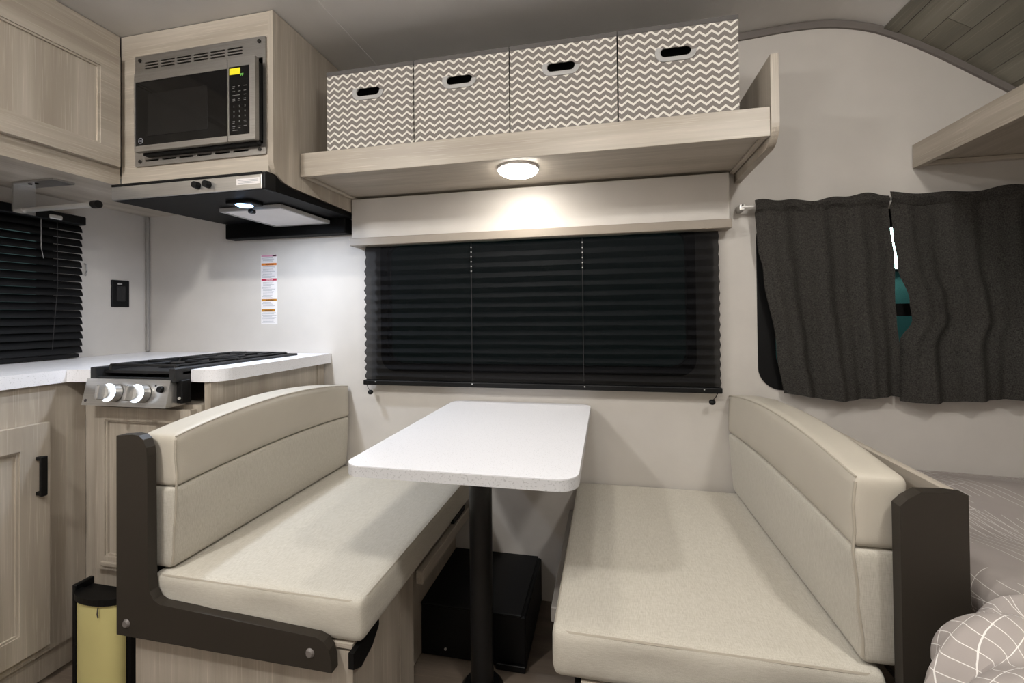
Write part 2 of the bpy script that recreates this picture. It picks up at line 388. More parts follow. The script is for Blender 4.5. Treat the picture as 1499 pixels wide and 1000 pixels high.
# showroom lamp outside, seen through the gap of the curtains
sl = root('showroom_lamp', (2.55, 3.0, 1.45), 'white strip lamp outside, seen through the gap between the curtains', 'lamp')
mk('housing', box((2.36, 3.05, 1.44), (2.76, 3.1245, 1.87), .01), 'black', sl); mk('tube', box((2.38, 3.02, 1.465), (2.74, 3.05, 1.85), .008), 'tube', sl)
mk('wall_outside', box((-4, 3.125, -.5), (6, 3.2, 3.5)), 'outside', kind='structure', label='dark teal wall outside the windows')

# ================================================================== kitchen corner
def cab_door(name, axis, c, d, a0, a1, z0, z1, st, mat, matp, parent, th=.02):
    """framed door; d = outward direction sign along axis"""
    out = rrect(a0, a1, z0, z1, .0); inn = rrect(a0+st, a1-st, z0+st, z1-st, 0)
    fr = mk(name, plate(out, [inn], axis, c, c+d*th), mat, parent)
    mk('panel', plate(rrect(a0+st-.004, a1-st+.004, z0+st-.004, z1-st+.004, 0), [], axis, c+d*.001, c+d*th*.45), matp, fr)
    bm = NB()
    i2 = rrect(a0+st+.006, a1-st-.006, z0+st+.006, z1-st-.006, 0)
    mk('bead', plate(inn, [i2], axis, c+d*th*.45, c+d*th*.78), mat, fr)
    return fr
# upper cabinet on the left wall
uc = root('wall_cabinet', (-1.85, -1.2, 1.52), 'light wood wall cabinet with a framed door above the black kitchen blind', 'cabinet')
mk('body', box((XL+.002, -1.95, 1.546), (-1.622, -.474, ZC-.002)), 'wood_y', uc)
mk('bottom_board', box((XL+.002, -.474, 1.546), (-1.604, -.002, 1.556)), 'wood_y', uc)
mk('face_frame', plate(rrect(-1.95, -.474, 1.52, ZC-.002, 0), [rrect(-1.05, -.53, 1.60, 1.92, 0), rrect(-1.75, -1.10, 1.60, 1.92, 0)], 0, -1.622, -1.602), 'wood_y', uc)
d = cab_door('door', 0, -1.602, 1, -1.068, -.487, 1.579, 1.948, .058, 'wood_y', 'wood_z', uc)
d = cab_door('door', 0, -1.602, 1, -1.69, -1.082, 1.579, 1.948, .058, 'wood_y', 'wood_z', uc)
# paper towel holder
th_ = root('paper_towel_holder', (-1.95, -.51, 1.43), 'brushed metal paper towel holder fixed under the wall cabinet', 'towel holder')
mk('bracket', plate([(-1.99, 1.4475), (-1.982, 1.442), (-1.982, 1.5395), (-1.80, 1.5395), (-1.80, 1.5455), (-1.99, 1.5455)], [], 1, -.535, -.475), 'steel2', th_)
mk('rod', tube((-1.985, -.505, 1.455), (-1.672, -.505, 1.455), .0085, 14), 'chrome', th_, True)
mk('end_cap', tube((-1.672, -.505, 1.455), (-1.650, -.505, 1.455), .013, 14), 'darkmetal', th_, True)
for x in (-1.93, -1.90): mk('screw', tube((x, -.52, 1.5395), (x, -.52, 1.536), .005, 10), 'darkmetal', th_)
# black horizontal blind on the left window
bl = root('window_blind', (-2.06, -.7, .93), 'black horizontal slat blind on the kitchen window beside the outlet', 'blind')
mk('head_rail', box((XL+.004, -1.12, 1.448), (-2.035, -.283, 1.482), .003), 'black', bl)
sl0 = None
for i in range(18):
    z = 1.432-i*.0282
    if sl0 is None:
        def f(u, v, z=z):
            a = math.radians(62); t = (v-.5)*.031; cv = .0035*(1-(2*v-1)**2)
            return (-2.058-t*math.cos(a)+cv*math.sin(a), -1.11+u*.823, z+t*math.sin(a)+cv*math.cos(a))
        sl0 = mk('slat', grid(6, 5, f, thick=.0008), 'slat', bl, True)
    else: clone(sl0, (0, random.uniform(-.002, .002), 1.432-i*.0282-1.432))
mk('bottom_rail', box((-2.072, -1.11, .922), (-2.046, -.30, .938), .003), 'black', bl)
mk('cord', path([(-2.040, -.375, 1.447), (-2.036, -.377, 1.2), (-2.034, -.395, .96)], .0008, 6), 'inner', bl)
mk('cord', path([(-2.040, -.425, 1.447), (-2.036, -.427, 1.34), (-2.036, -.42, 1.30)], .0008, 6), 'ringgrey', bl)
mk('cord_lock', box((-2.036, -.405, 1.452), (-2.028, -.365, 1.468), .003), 'chrome', bl)
# clear clip beside the blind
mk('hook', path([(XL+.002, -.255, 1.30), (XL+.012, -.255, 1.295), (XL+.014, -.255, 1.27), (XL+.006, -.255, 1.25)], .003, 6), 'ringgrey', None, True, label='small pale hook on the wall beside the slatted blind', cat='hook')
# outlet
ou = root('wall_outlet', (XL, -.121, 1.123), 'black wall outlet above the worktop beside the corner trim', 'outlet')
mk('cover_plate', box((XL+.0005, -.157, 1.124), (XL+.007, -.085, 1.242), .003, 2), 'black', ou)
mk('socket_face', box((XL+.007, -.138, 1.150), (XL+.009, -.104, 1.216), .0015), 'iron', ou)
for z in (1.168, 1.200):
    for y in (-.127, -.115): mk('slot', box((XL+.009, y-.001, z-.004), (XL+.0093, y+.001, z+.004)), 'inner', ou)
mk('test_button', box((XL+.009, -.136, 1.222), (XL+.0105, -.118, 1.229), .0008), 'ringgrey', ou)
# worktop (L shaped, cut out for the cooktop, rounded outer corner)
n = 8; rc = .055
corner = [(-1.13-rc+rc*math.cos(t*math.pi/2/n), -.555+rc-rc*math.sin(t*math.pi/2/n)) for t in range(n+1)]
top_ = [(XL+.001, -.001), (-1.13, -.001)]+corner+[(-1.222, -.555), (-1.222, -.085), (-1.54, -.085), (-1.54, -.60), (-1.615, -.615), (-1.615, -2.0), (XL+.001, -2.0)]
mk('worktop', plate(top_, [], 2, .880, .918), 'top', label='white speckled worktop wrapping the kitchen corner around the cooktop', cat='worktop')
# base cabinet, left run
bc = root('base_cabinet', (-1.86, -1.2, 0), 'greige wood base cabinet under the white worktop with a black pull handle', 'cabinet')
mk('body', box((XL+.002, -1.98, .005), (-1.650, -.57, .879)), 'wood_z', bc)
mk('face_frame', box((-1.649, -1.98, .09), (-1.630, -.557, .879)), 'wood_z', bc)
dd = cab_door('door', 0, -1.629, 1, -1.13, -.660, .12, .770, .068, 'wood_z', 'wood_z', bc)
hb = box((-1.609, -.694, .567), (-1.587, -.682, .577), .001); box((-1.609, -.694, .667), (-1.587, -.682, .677), .001, 1, hb); box((-1.593, -.696, .565), (-1.583, -.680, .679), .002, 1, hb)
mk('handle', hb, 'black', dd)
# base cabinet, cooktop run
sc_ = root('stove_cabinet', (-1.40, -.3, 0), 'greige wood cabinet under the cooktop with a plain framed front', 'cabinet')
mk('body', box((-1.6485, -.555, .005), (-1.185, -.003, .812)), 'wood_z', sc_)
mk('side_panel', box((-1.184, -.545, .005), (-1.168, -.003, .879)), 'wood_z', sc_)
mk('side_stile', box((-1.168, -.545, .20), (-1.162, -.50, .878), .001), 'wood_z', sc_)
mk('side_stile', box((-1.168, -.045, .20), (-1.162, -.004, .878), .001), 'wood_z', sc_)
cab_door('front_panel', 1, -.556, -1, -1.565, -1.20, .30, .80, .04, 'wood_z', 'wood_z', sc_)
mk('kick_ledge', box((-1.53, -.585, .315), (-1.2, -.577, .328), .002), 'wood_x', sc_)
# cooktop
ck = root('cooktop', (-1.38, -.34, .88), 'black gas cooktop with a stainless front panel and two lit knobs', 'cooktop')
b = box((-1.5385, -.578, .906), (-1.2235, -.087, .914)); box((-1.5385, -.605, .884), (-1.518, -.087, .926), .002, 1, b); box((-1.244, -.605, .884), (-1.2235, -.087, .926), .002, 1, b)
box((-1.518, -.105, .90), (-1.244, -.087, .926), .002, 1, b); box((-1.518, -.60, .884), (-1.244, -.588, .897), .001, 1, b)
mk('burner_tray', b, 'iron', ck)
for (x, y, r) in ((-1.38, -.46, .042), (-1.45, -.22, .034), (-1.31, -.22, .034)):
    mk('burner', tube((x, y, .914), (x, y, .922), r*1.25, 20, r, tube((x, y, .922), (x, y, .928), r*.8, 20)), 'black', ck, True)
def grate(x0, x1, y0, y1):
    b = NB(); z = .930; r = .0042
    path([(x0, y0, z), (x1, y0, z), (x1, y1, z), (x0, y1, z)], r, 6, b, True)
    cx, cy = (x0+x1)/2, (y0+y1)/2
    for p, q in (((x0, cy), (cx-.03, cy)), ((cx+.03, cy), (x1, cy)), ((cx, y0), (cx, cy-.03)), ((cx, cy+.03), (cx, y1))): tube((*p, z), (*q, z), r, 6, None, b)
    for p in ((x0, y0), (x1, y0), (x0, y1), (x1, y1)): tube((*p, .914), (*p, z), .006, 6, None, b)
    return b
mk('grate', grate(-1.505, -1.257, -.570, -.345), 'iron', ck, True); mk('grate', grate(-1.505, -1.383, -.335, -.115), 'iron', ck, True); mk('grate', grate(-1.377, -1.257, -.335, -.115), 'iron', ck, True)
fp = NB(); pr = [(-.606, .892), (-.622, .814), (-.560, .814), (-.560, .892)]
L_ = [[fp.verts.new((x, y, z)) for y, z in pr] for x in (-1.548, -1.236)]
for i in range(4): fp.faces.new((L_[0][i], L_[0][(i+1) % 4], L_[1][(i+1) % 4], L_[1][i]))
fp.faces.new(L_[0]); fp.faces.new(L_[1][::-1])
fpo = mk('front_panel', fp, 'steel2', ck)
mk('panel_side', box((-1.235, -.590, .822), (-1.215, -.56, .89), .002), 'black', ck)
mk('screw', tube((-1.222, -.590, .838), (-1.222, -.594, .838), .004, 10), 'chrome', ck)
ax = Vector((0, -.98, .20)).normalized()
def ring(c, axd, r, tr_, n=28): 
    u = axd.orthogonal().normalized(); w_ = axd.cross(u); return path([Vector(c)+r*(math.cos(2*math.pi*i/n)*u+math.sin(2*math.pi*i/n)*w_) for i in range(n)], tr_, 8, None, True)
for x in (-1.425, -1.322):
    c = Vector((x, -.616, .853)); ko = mk('knob', tube(c, c+ax*.020, .0265, 28, .025), 'steel2', ck, True)
    mk('light_ring', ring(c+ax*.021, ax, .0225, .0038), 'ringled', ko, True)
    mk('knob_face', tube(c+ax*.016, c+ax*.034, .019, 24, .018), 'chrome', ko, True)
    gb = box((-.0065, -.052, -.021), (.0065, -.030, .021), .003, 2); bmesh.ops.transform(gb, verts=gb.verts[:], matrix=Matrix.Translation(c) @ Matrix.Rotation(math.radians(-11.5), 4, 'X')); mk('grip', gb, 'steel2', ko)
c = Vector((-1.262, -.612, .866)); mk('igniter_button', tube(c, c+ax*.008, .010, 16, .009), 'black', ck, True)
for x, z in ((-1.480, .851), (-1.388, .872), (-1.377, .851), (-1.285, .876)):
    c = Vector((x, -.606-(.892-z)*.205, z)); mk('indicator_dot', tube(c, c+ax*.001, .003, 10), 'ink', ck)
c = Vector((-1.535, -.6195, .828)); mk('maker_mark', tube(c, c+ax*.001, .0045, 12), 'ink', ck)
# pale yellow bin standing in front of the stove cabinet
tbx = root('waste_bin', (-1.44, -.64, 0), 'pale yellow bin with black frame standing between cabinet and bench', 'bin')
cx_ = -1.436
mk('curved_front', grid(20, 4, lambda u, v: (cx_-.082*math.cos(math.pi*u), -.640-.034*math.sin(math.pi*u)**.8, .012+v*.262), thick=.003), 'cream', tbx, True)
mk('back_frame', box((cx_-.092, -.638, .0), (cx_+.092, -.606, .278), .004), 'black', tbx)
rim = [(cx_-.088*math.cos(math.pi*i/16), -.640-.040*math.sin(math.pi*i/16)**.8) for i in range(17)]
mk('rim', plate(rim, [], 2, .266, .284), 'black', tbx); mk('base', plate(rim, [], 2, 0, .012), 'black', tbx)
mk('side_post', box((cx_-.097, -.655, .0), (cx_-.083, -.606, .298), .002), 'black', tbx)
mk('latch', path([(-1.405, -.676, .262), (-1.405, -.678, .245), (-1.402, -.678, .235)], .0015, 6), 'ink', tbx)
# gas warning label on the wall
wl = root('warning_label', (-1.432, 0, 1.042), 'tall white warning label with coloured headings on the wall under the hood', 'label')
x0, x1 = -1.473, -1.391
mk('paper', box((x0, -.0012, 1.042), (x1, -.0004, 1.345)), 'white', wl)
def bar(n, z0, z1, mat, xa=x0+.003, xb=x1-.003): return mk(n, box((xa, -.0016, z0), (xb, -.0012, z1)), mat, wl)
bar('heading', 1.336, 1.344, 'pink'); bar('heading', 1.298, 1.308, 'orange'); bar('heading', 1.231, 1.241, 'red'); bar('heading', 1.143, 1.152, 'amber'); bar('heading', 1.097, 1.108, 'amber', x0+.003, x1-.012)
bar('heading_block', 1.337, 1.3435, 'red', x1-.022, x1-.004)
for tx, tz in ((-1.428, 1.2998), (-1.428, 1.1445), (-1.434, 1.099)): tag(mk('heading_print', text('WARNING', .0085, (tx, -.0017, tz)), 'ink', wl), kind='stuff')
t = text('DANGER', .0085, (-1.430, -.0017, 1.2325)); mk('heading_print', t, 'white', wl, kind='stuff')
b = NB(); random.seed(3)
for za, zb in ((1.331, 1.312), (1.293, 1.246), (1.226, 1.157), (1.139, 1.113), (1.093, 1.048)):
    z = za
    while z > zb:
        box((x0+.004+random.choice((0, .006)), -.0016, z-.0016), (x1-.004-random.uniform(0, .03), -.0012, z), 0, 1, b); z -= .0052
mk('small_print', b, 'greyink', wl, kind='stuff')

# ================================================================== microwave cabinet, microwave, hood
mc = root('microwave_cabinet', (-1.30, -.24, 1.50), 'light wood overhead cabinet holding the built-in microwave', 'cabinet')
mk('front_frame', plate(rrect(-1.601, -1.0225, 1.517, ZC-.002, 0), [rrect(-1.526, -1.034, 1.587, 1.942, 0)], 1, -.470, -.452), 'wood_x', mc)
mk('body', box((-1.601, -.452, 1.557), (-1.024, -.003, 1.575)), 'wood_y', mc)
mk('top_board', box((-1.601, -.452, ZC-.018), (-1.024, -.003, ZC-.003)), 'wood_y', mc)
sp = [(-.471, ZC-.002), (-.471, 1.556)]+[(-.471+.075*(1-math.cos(t)), 1.556-.058*math.sin(t)) for t in [math.pi/2*i/8 for i in range(1, 8)]]+[(-.39, 1.497), (-.003, 1.492), (-.003, ZC-.002)]
mk('side_panel', plate(sp, [], 0, -1.022, -1.004), 'wood_z', mc)
mw = root('microwave', (-1.28, -.45, 1.58), 'stainless built-in microwave with black glass door and yellow sticker', 'microwave')
X0, X1, Z0, Z1 = -1.535, -1.026, 1.579, 1.949
slots = []
for i in range(6):
    xa = X0+.042+i*.0655
    for r in range(3): slots.append(rrect(xa, xa+.055, 1.902+r*.0095, 1.9065+r*.0095, .002, 3))
for i in range(6):
    xa = X0+.042+i*.0695; slots.append(rrect(xa, xa+.056, 1.5935, 1.5995, .0025, 3))
hole = rrect(-1.485, -1.036, 1.612, 1.882, 0)
mk('trim_kit', plate(rrect(X0, X1, Z0, Z1, .004), slots+[hole], 1, -.476, -.4705), 'steel', mw)
mk('slot_backing', plate(rrect(-1.519, -1.036, 1.586, 1.9395, 0), [hole], 1, -.452, -.450), 'black', mw)
for x in (X0+.022, X1-.022):
    for z in (Z0+.016, Z1-.016): mk('screw', tube((x, -.476, z), (x, -.479, z), .006, 12), 'darkmetal', mw)
bx0, bx1, bz0, bz1 = -1.488, -1.029, 1.611, 1.866
mk('case', box((bx0+.008, -.500, bz0+.006), (bx1-.009, -.08, bz1-.004), .003), 'black', mw)
mk('under_vent', box((bx0+.012, -.498, 1.604), (bx1-.012, -.477, bz0+.006), .002), 'black', mw)
xs_ = -1.129; yf = -.515
door = mk('door', plate(rrect(bx0, xs_, bz0, bz1, .003), [rrect(bx0+.005, xs_-.0005, bz0+.018, bz1-.030, 0)], 1, yf, yf+.015), 'steel', mw)
mk('door_glass', box((bx0+.0045, yf+.0015, bz0+.0175), (xs_-.0003, yf+.014, bz1-.0295)), 'gloss', door)
mk('viewing_window', box((-1.434, yf+.0008, 1.658), (-1.203, yf+.0015, 1.795), .0003), 'glosswin', door)
mk('maker_mark', ring((-1.462, yf+.0005, 1.645), Vector((0, -1, 0)), .0085, .0009), 'greyink', door)
mk('maker_letters', text('GE', .008, (-1.462, yf+.0008, 1.6423)), 'greyink', door, kind='stuff')
cpo = mk('control_panel', plate(rrect(xs_+.002, bx1, bz0, bz1, .003), [rrect(xs_+.006, bx1-.020, bz0+.018, bz1-.027, 0)], 1, yf, yf+.015), 'steel', mw)
mk('panel_glass', box((xs_+.0055, yf+.0015, bz0+.0175), (bx1-.0195, yf+.014, bz1-.0265)), 'gloss', cpo)
mk('energy_sticker', box((xs_+.008, yf, 1.815), (xs_+.046, yf+.0014, 1.834)), 'yellow', cpo)
mk('display', text('PF', .012, (xs_+.052, yf+.0012, 1.808)), 'green', cpo, kind='stuff')
t = NB(); yk = yf+.0012
for r in range(3):
    for c in range(3): text(str(r*3+c+1), .008, (xs_+.023+c*.020, yk, 1.714-r*.0155), t)
text('0', .008, (xs_+.043, yk, 1.668), t)
for z, ws in ((1.778, (9, 6, 11)), (1.773, (7, 0, 0)), (1.763, (9, 9, 9)), (1.751, (26, 0, 9)), (1.739, (9, 7, 8)), (1.734, (9, 8, 8)), (1.671, (8, 0, 9)), (1.666, (7, 0, 9)), (1.655, (9, 9, 10)), (1.650, (8, 8, 0)), (1.643, (18, 0, 0))):
    for c, w_ in enumerate(ws):
        if w_: box((xs_+.018+c*.020, yk, z), (xs_+.018+c*.020+w_*.0010, yk+.0003, z+.0013), 0, 1, t)
mk('keypad_print', t, 'keyink', cpo, kind='stuff')
# range hood
hd = root('range_hood', (-1.30, -.25, 1.40), 'black range hood with stainless front strip under the microwave', 'range hood')
hx0, hx1 = -1.594, -1.004
hp = [(-.497, 1.516), (-.500, 1.462), (-.010, 1.474), (-.010, 1.488), (-.36, 1.490), (-.44, 1.500), (-.462, 1.516)]
mk('body', plate(hp, [], 0, hx0, hx1), 'hoodblack', hd)
mk('back_box', box((-1.604, -.055, 1.411), (-1.028, -.002, 1.474), .003), 'hoodblack', hd)
fs = mk('front_strip', box((hx0, -.506, 1.463), (hx1-.012, -.499, 1.507), .0015), 'steel2', hd)
mk('end_cap', box((hx1-.012, -.507, 1.460), (hx1+.002, -.462, 1.514), .004, 2), 'black', hd)
mk('top_lip', box((hx0, -.507, 1.507), (hx1-.012, -.470, 1.515), .001), 'black', hd)
for x in (-1.248, -1.208): mk('switch_knob', tube((x, -.506, 1.487), (x, -.522, 1.487), .0115, 18, .010), 'black', hd, True)
mk('rating_sticker', box((-1.105, -.5067, 1.478), (-1.020, -.506, 1.497)), 'white', hd)
b = NB()
for i in range(3): box((-1.10, -.5071, 1.482+i*.0045), (-1.028-.01*(i == 0), -.5067, 1.4832+i*.0045), 0, 1, b)
mk('sticker_print', b, 'greyink', hd, kind='stuff')
mk('lamp_housing', box((-1.245, -.410, 1.452), (-1.145, -.352, 1.470), .003), 'black', hd)
mk('lamp_lens', dome((-1.195, -.382, 1.452), .027, .006, 24, 4), 'blueled', hd, True)
fb = plate([(-1.345, -.325), (-1.10, -.325), (-1.10, -.06), (-1.345, -.06)], [], 2, 1.452, 1.462)
mk('filter', fb, M['white'], hd); 
mk('filter_edge', plate([(-1.350, -.330), (-1.095, -.330), (-1.095, -.057), (-1.350, -.057)], [[(-1.340, -.320), (-1.105, -.320), (-1.105, -.065), (-1.340, -.065)]], 2, 1.450, 1.4635), 'ringgrey', hd)
mk('filter_latch', box((-1.225, -.338, 1.438), (-1.205, -.318, 1.452), .003), 'black', hd)
hl = area('hood_lamp', (-1.195, -.382, 1.443), .025, HOOD_W, (.74, .84, 1), hd)

# ================================================================== overhead shelf, bins, light, valance
sh = root('overhead_shelf', (-.28, -.18, 1.52), 'light wood open shelf carrying the chevron bins above the window', 'shelf')
mk('shelf_board', box((-1.002, -.332, 1.553), (.432, -.003, 1.600)), 'wood_x', sh)
mk('front_rail', box((-1.0, -.352, 1.543), (.434, -.333, 1.622), .001), 'wood_x', sh)
mk('back_cleat', box((-.985, -.018, 1.5435), (.418, -.003, 1.553), .002), 'wood_x', sh)
mk('side_cleat', box((-1.002, -.332, 1.5435), (-.987, -.02, 1.553), .002), 'wood_y', sh)
mk('side_cleat', box((.417, -.332, 1.5435), (.432, -.02, 1.553), .002), 'wood_y', sh)
ep = [(-.357, 1.760), (-.357, 1.575)]+[(-.357+.055*(1-math.cos(t)), 1.575-.055*math.sin(t)) for t in [math.pi/2*i/8 for i in range(1, 9)]]+[(-.003, 1.517), (-.003, 1.760)]
mk('end_panel', plate(ep, [], 0, .435, .455), 'wood_z', sh)
BIN = root('storage_bin', (-.752, -.2, 1.601), 'grey and white chevron storage bin beside the microwave cabinet', 'bin', 'chevron bins on the overhead shelf')
def binparts(r, x0, w, y0, dep, h):
    z0 = 1.601; x1 = x0+w; cx = x0+w*.49; cz = z0+.214; y1 = y0+dep
    st = rrect(cx-.043, cx+.043, cz-.0145, cz+.0145, .0145, 6)
    mk('front_panel', plate(rrect(x0, x1, z0, z0+h, 0), [st], 1, y0, y0+.004), 'chevron', r)
    b = box((x0, y0+.004, z0), (x0+.004, y1, z0+h)); box((x1-.004, y0+.004, z0), (x1, y1, z0+h), 0, 1, b); box((x0+.004, y1-.004, z0), (x1-.004, y1, z0+h), 0, 1, b)
    mk('side_walls', b, 'chevron', r)
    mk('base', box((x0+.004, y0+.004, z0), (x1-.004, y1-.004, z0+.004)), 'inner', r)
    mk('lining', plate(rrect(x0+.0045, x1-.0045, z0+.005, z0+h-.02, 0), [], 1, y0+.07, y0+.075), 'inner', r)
    mk('rim_binding', plate(rrect(x0-.0015, x1+.0015, y0-.0015, y1, .002, 2), [rrect(x0+.005, x1-.005, y0+.005, y1-.005, 0)], 2, z0+h-.011, z0+h+.002), 'bind', r)
    mk('handle', plate(rrect(cx-.056, cx+.056, cz-.0255, cz+.0255, .0255, 8), [rrect(cx-.0415, cx+.0415, cz-.0135, cz+.0135, .0135, 8)], 1, y0-.004, y0+.001), 'ringgrey', r)
    mk('lid', box((x0+.005, y0+.005, z0+h-.008), (x1-.005, y1-.005, z0+h-.003)), 'bind', r)
H_ = .294
labs = ['grey and white chevron storage bin beside the microwave cabinet', 'grey and white chevron storage bin, second from the microwave cabinet', 'grey and white chevron storage bin above the lit puck light', 'grey and white chevron storage bin next to the shelf end panel']
xs_ = (-.918, -.601, -.284, .040, .368)
for i in range(4):
    r = BIN if i == 0 else root('storage_bin', ((xs_[i]+xs_[i+1])/2, -.2, 1.601), labs[i], 'bin', 'chevron bins on the overhead shelf')
    binparts(r, xs_[i]+.002, xs_[i+1]-xs_[i]-.004, -.327, .27, H_)
pl = root('puck_light', (-.278, -.235, 1.52), 'round lit puck light under the overhead shelf', 'light')
mk('rim', tube((-.278, -.235, 1.5525), (-.278, -.235, 1.545), .068, 40, .067), 'white', pl, True)
mk('lens', dome((-.278, -.235, 1.5449), .066, .022), 'pucklens', pl, True)
area('puck_lamp', (-.278, -.235, 1.518), .05, SHELF_W, (1, .95, .87), pl)
va = root('window_valance', (-.29, -.04, 1.35), 'pale fabric valance box over the black pleated shade', 'valance')
mk('panel', box((-1.000, -.052, 1.384), (.408, -.003, 1.5425), .002), 'wall', va)
mk('bottom_rail', box((-1.002, -.064, 1.354), (.412, -.003, 1.385), .002), 'valtrim', va)

# ================================================================== pleated shade
ps = root('pleated_shade', (-.29, -.04, .80), 'wide black pleated window shade behind the dinette table', 'blind')
NP = 15
def pleat():
    b = NB(); nx = 24; rows = []; z = 1.352; rs = []
    tot = sum(1.0-.25*i/NP for i in range(NP)); h = (1.352-.818)
    rs.append((z, -.030))
    for i in range(NP):
        st = h*(1.0-.25*i/NP)/tot; dp = .007+.004*min(1, i/4)
        rs.append((z-st*.5, -.030-dp*1.6)); z -= st; rs.append((z, -.030))
    for zz, yy in rs: rows.append([b.verts.new((-.950+1.325*i/nx, yy+.0008*math.sin(i*1.7+zz*40), zz+.0009*math.sin(i*.9+zz*90))) for i in range(nx+1)])
    for A, B in zip(rows, rows[1:]):
        for i in range(nx): b.faces.new((A[i], A[i+1], B[i+1], B[i]))
    return b
mk('pleated_fabric', pleat(), 'shade', ps)
mk('bottom_rail', box((-.955, -.050, .799), (.378, -.022, .818), .003, 2), 'black', ps)
for x in (-.50, -.083):
    mk('lift_cord', path([(x, -.0475, 1.35), (x, -.0475, .82)], .0008, 5), 'inner', ps)
    for i in range(6): mk('eyelet', tube((x, -.0455, 1.330-i*.0182), (x, -.0490, 1.330-i*.0182), .0022, 8), 'ringgrey', ps)
for x, s_ in ((-.945, 1), (.365, -1)):
    mk('pull_cord', path([(x, -.040, .80), (x+.008*s_, -.042, .785), (x+.018*s_, -.046, .776)], .0012, 5), 'black', ps)
    mk('cord_knob', dome((x+.020*s_, -.046, .770), .011, .009, 14, 4, 1, dome((x+.020*s_, -.046, .770), .011, .010, 14, 4, -1)), 'black', ps, True)
for x in (-.90, -.50, -.08, .32): mk('rail_pin', tube((x, -.050, .812), (x, -.0515, .812), .0025, 8), 'ringgrey', ps)

# ================================================================== dinette
tb_ = root('dinette_table', (-.32, -.38, 0), 'white rectangular dinette table on a black pedestal between the benches', 'table')
mk('tabletop', plate(rrect(-.585, -.060, -.762, -.006, .045, 8), [], 2, .7385, .741), 'top', tb_)
mk('edge_band', plate(rrect(-.585, -.060, -.762, -.006, .045, 8), [], 2, .716, .7384), 'edge', tb_)
mk('pedestal', tube((-.364, -.412, .012), (-.364, -.412, .716), .033, 32), 'pole', tb_, True)
mk('base_flange', tube((-.364, -.412, .0), (-.364, -.412, .014), .062, 32, .05), 'pole', tb_, True)
mk('mount_plate', box((-.44, -.49, .708), (-.285, -.335, .7158), .002), 'pole', tb_)
wb = root('wheel_well_box', (-.43, -.18, 0), 'matt black box on the floor against the wall under the table', 'box')
mk('body', box((-.587, -.335, .002), (-.250, -.003, .160), .004), 'black', wb); mk('top_lip', box((-.587, -.338, .158), (-.262, -.003, .166), .002), 'black', wb)
mk('front_foot', box((-.34, -.347, 0), (-.25, -.3355, .02), .002), 'black', wb); mk('screw', tube((-.505, -.335, .03), (-.505, -.338, .03), .004, 8), 'chrome', wb)

def bench(side):
    s = side                                   # -1 kitchen side, +1 bed side; xf = direction in which one sits
    X = (lambda d: -1.066+d) if s < 0 else (lambda d: .463-d)     # d measured from the back board towards the table
    lab = ('taupe and wood dinette bench frame backing onto the kitchen cabinet', 'taupe and wood dinette bench frame backing onto the bed')[s > 0]
    r = root('dinette_bench', (X(.25), -.4, 0), lab, 'bench', 'dinette benches')
    def bx(d0, d1, y0, y1, z0, z1, *a): 
        p, q = X(d0), X(d1); return box((min(p, q), y0, z0), (max(p, q), y1, z1), *a)
    # base
    mk('base_box', bx(-.07, .478, -.779, -.003, .004, .352), 'wood_z', r)
    mk('corner_post', bx(.478, .520, -.560, -.475, .004, .345, .002), 'wood_z', r)
    mk('front_box', bx(.478, .520, -.779, -.561, .004, .345), 'wood_z', r)
    mk('seat_deck', bx(-.07, .52, -.782, -.003, .3525, .362), 'wood_x', r)
    # L-shaped end panel
    P_ = [(-.092, .790), (-.045, .795), (-.025, .793), (-.012, .784), (-.003, .765), (0, .745), (.002, .46), (.006, .428), (.018, .410), (.036, .402), (.45, .385), (.468, .378), (.480, .362), (.486, .340), (.487, .315), (-.092, .315)]
    if s > 0: P_ = [(-.094, .777), (-.07, .779), (-.03, .777), (-.012, .765), (0, .752), (.0, .44), (.006, .41), (.02, .385), (.036, .376), (.45, .366), (.475, .352), (.485, .335), (.485, .315), (-.094, .315)]
    mk('end_panel', plate([(X(d), z) for d, z in P_], [], 1, -.806, -.784), 'taupe', r)
    mk('back_board', bx(-.092, -.078, -.7835, -.003, .362, .778 if s > 0 else .72, .003), 'taupe' if s < 0 else 'wood_y', r)
    # cleat for the folded-down table and black straps
    mk('table_cleat', bx(.5205 if s < 0 else .585, .542 if s < 0 else .606, -.46 if s < 0 else -.56, -.01, .30 if s < 0 else .315, .338 if s < 0 else .352, .002), 'wood_y' if s < 0 else 'jambgrey', r)
    if s > 0: mk('cleat_bearer', bx(.521, .585, -.50, -.01, .318, .349), 'wood_y', r)
    for y0, y1 in ((-.797, -.690), (-.17, -.05)):
        pts = [(y0, .356), (y0, .322), (y0+.03, .306), (y1-.03, .318), (y1, .345), (y1, .356)]
        mk('strap', plate(pts, [], 0, X(.5205), X(.533)), 'black', r)
    return r
benchL = bench(-1); benchR = bench(1)
for r, X in ((benchL, lambda d: -1.066+d), (benchR, lambda d: .463-d)):
    for d, z in ((-.062, .345), (.435, .350)): mk('bolt', tube((X(d), -.806, z), (X(d), -.8105, z), .0105, 16, .007), 'trimgrey', r, True)
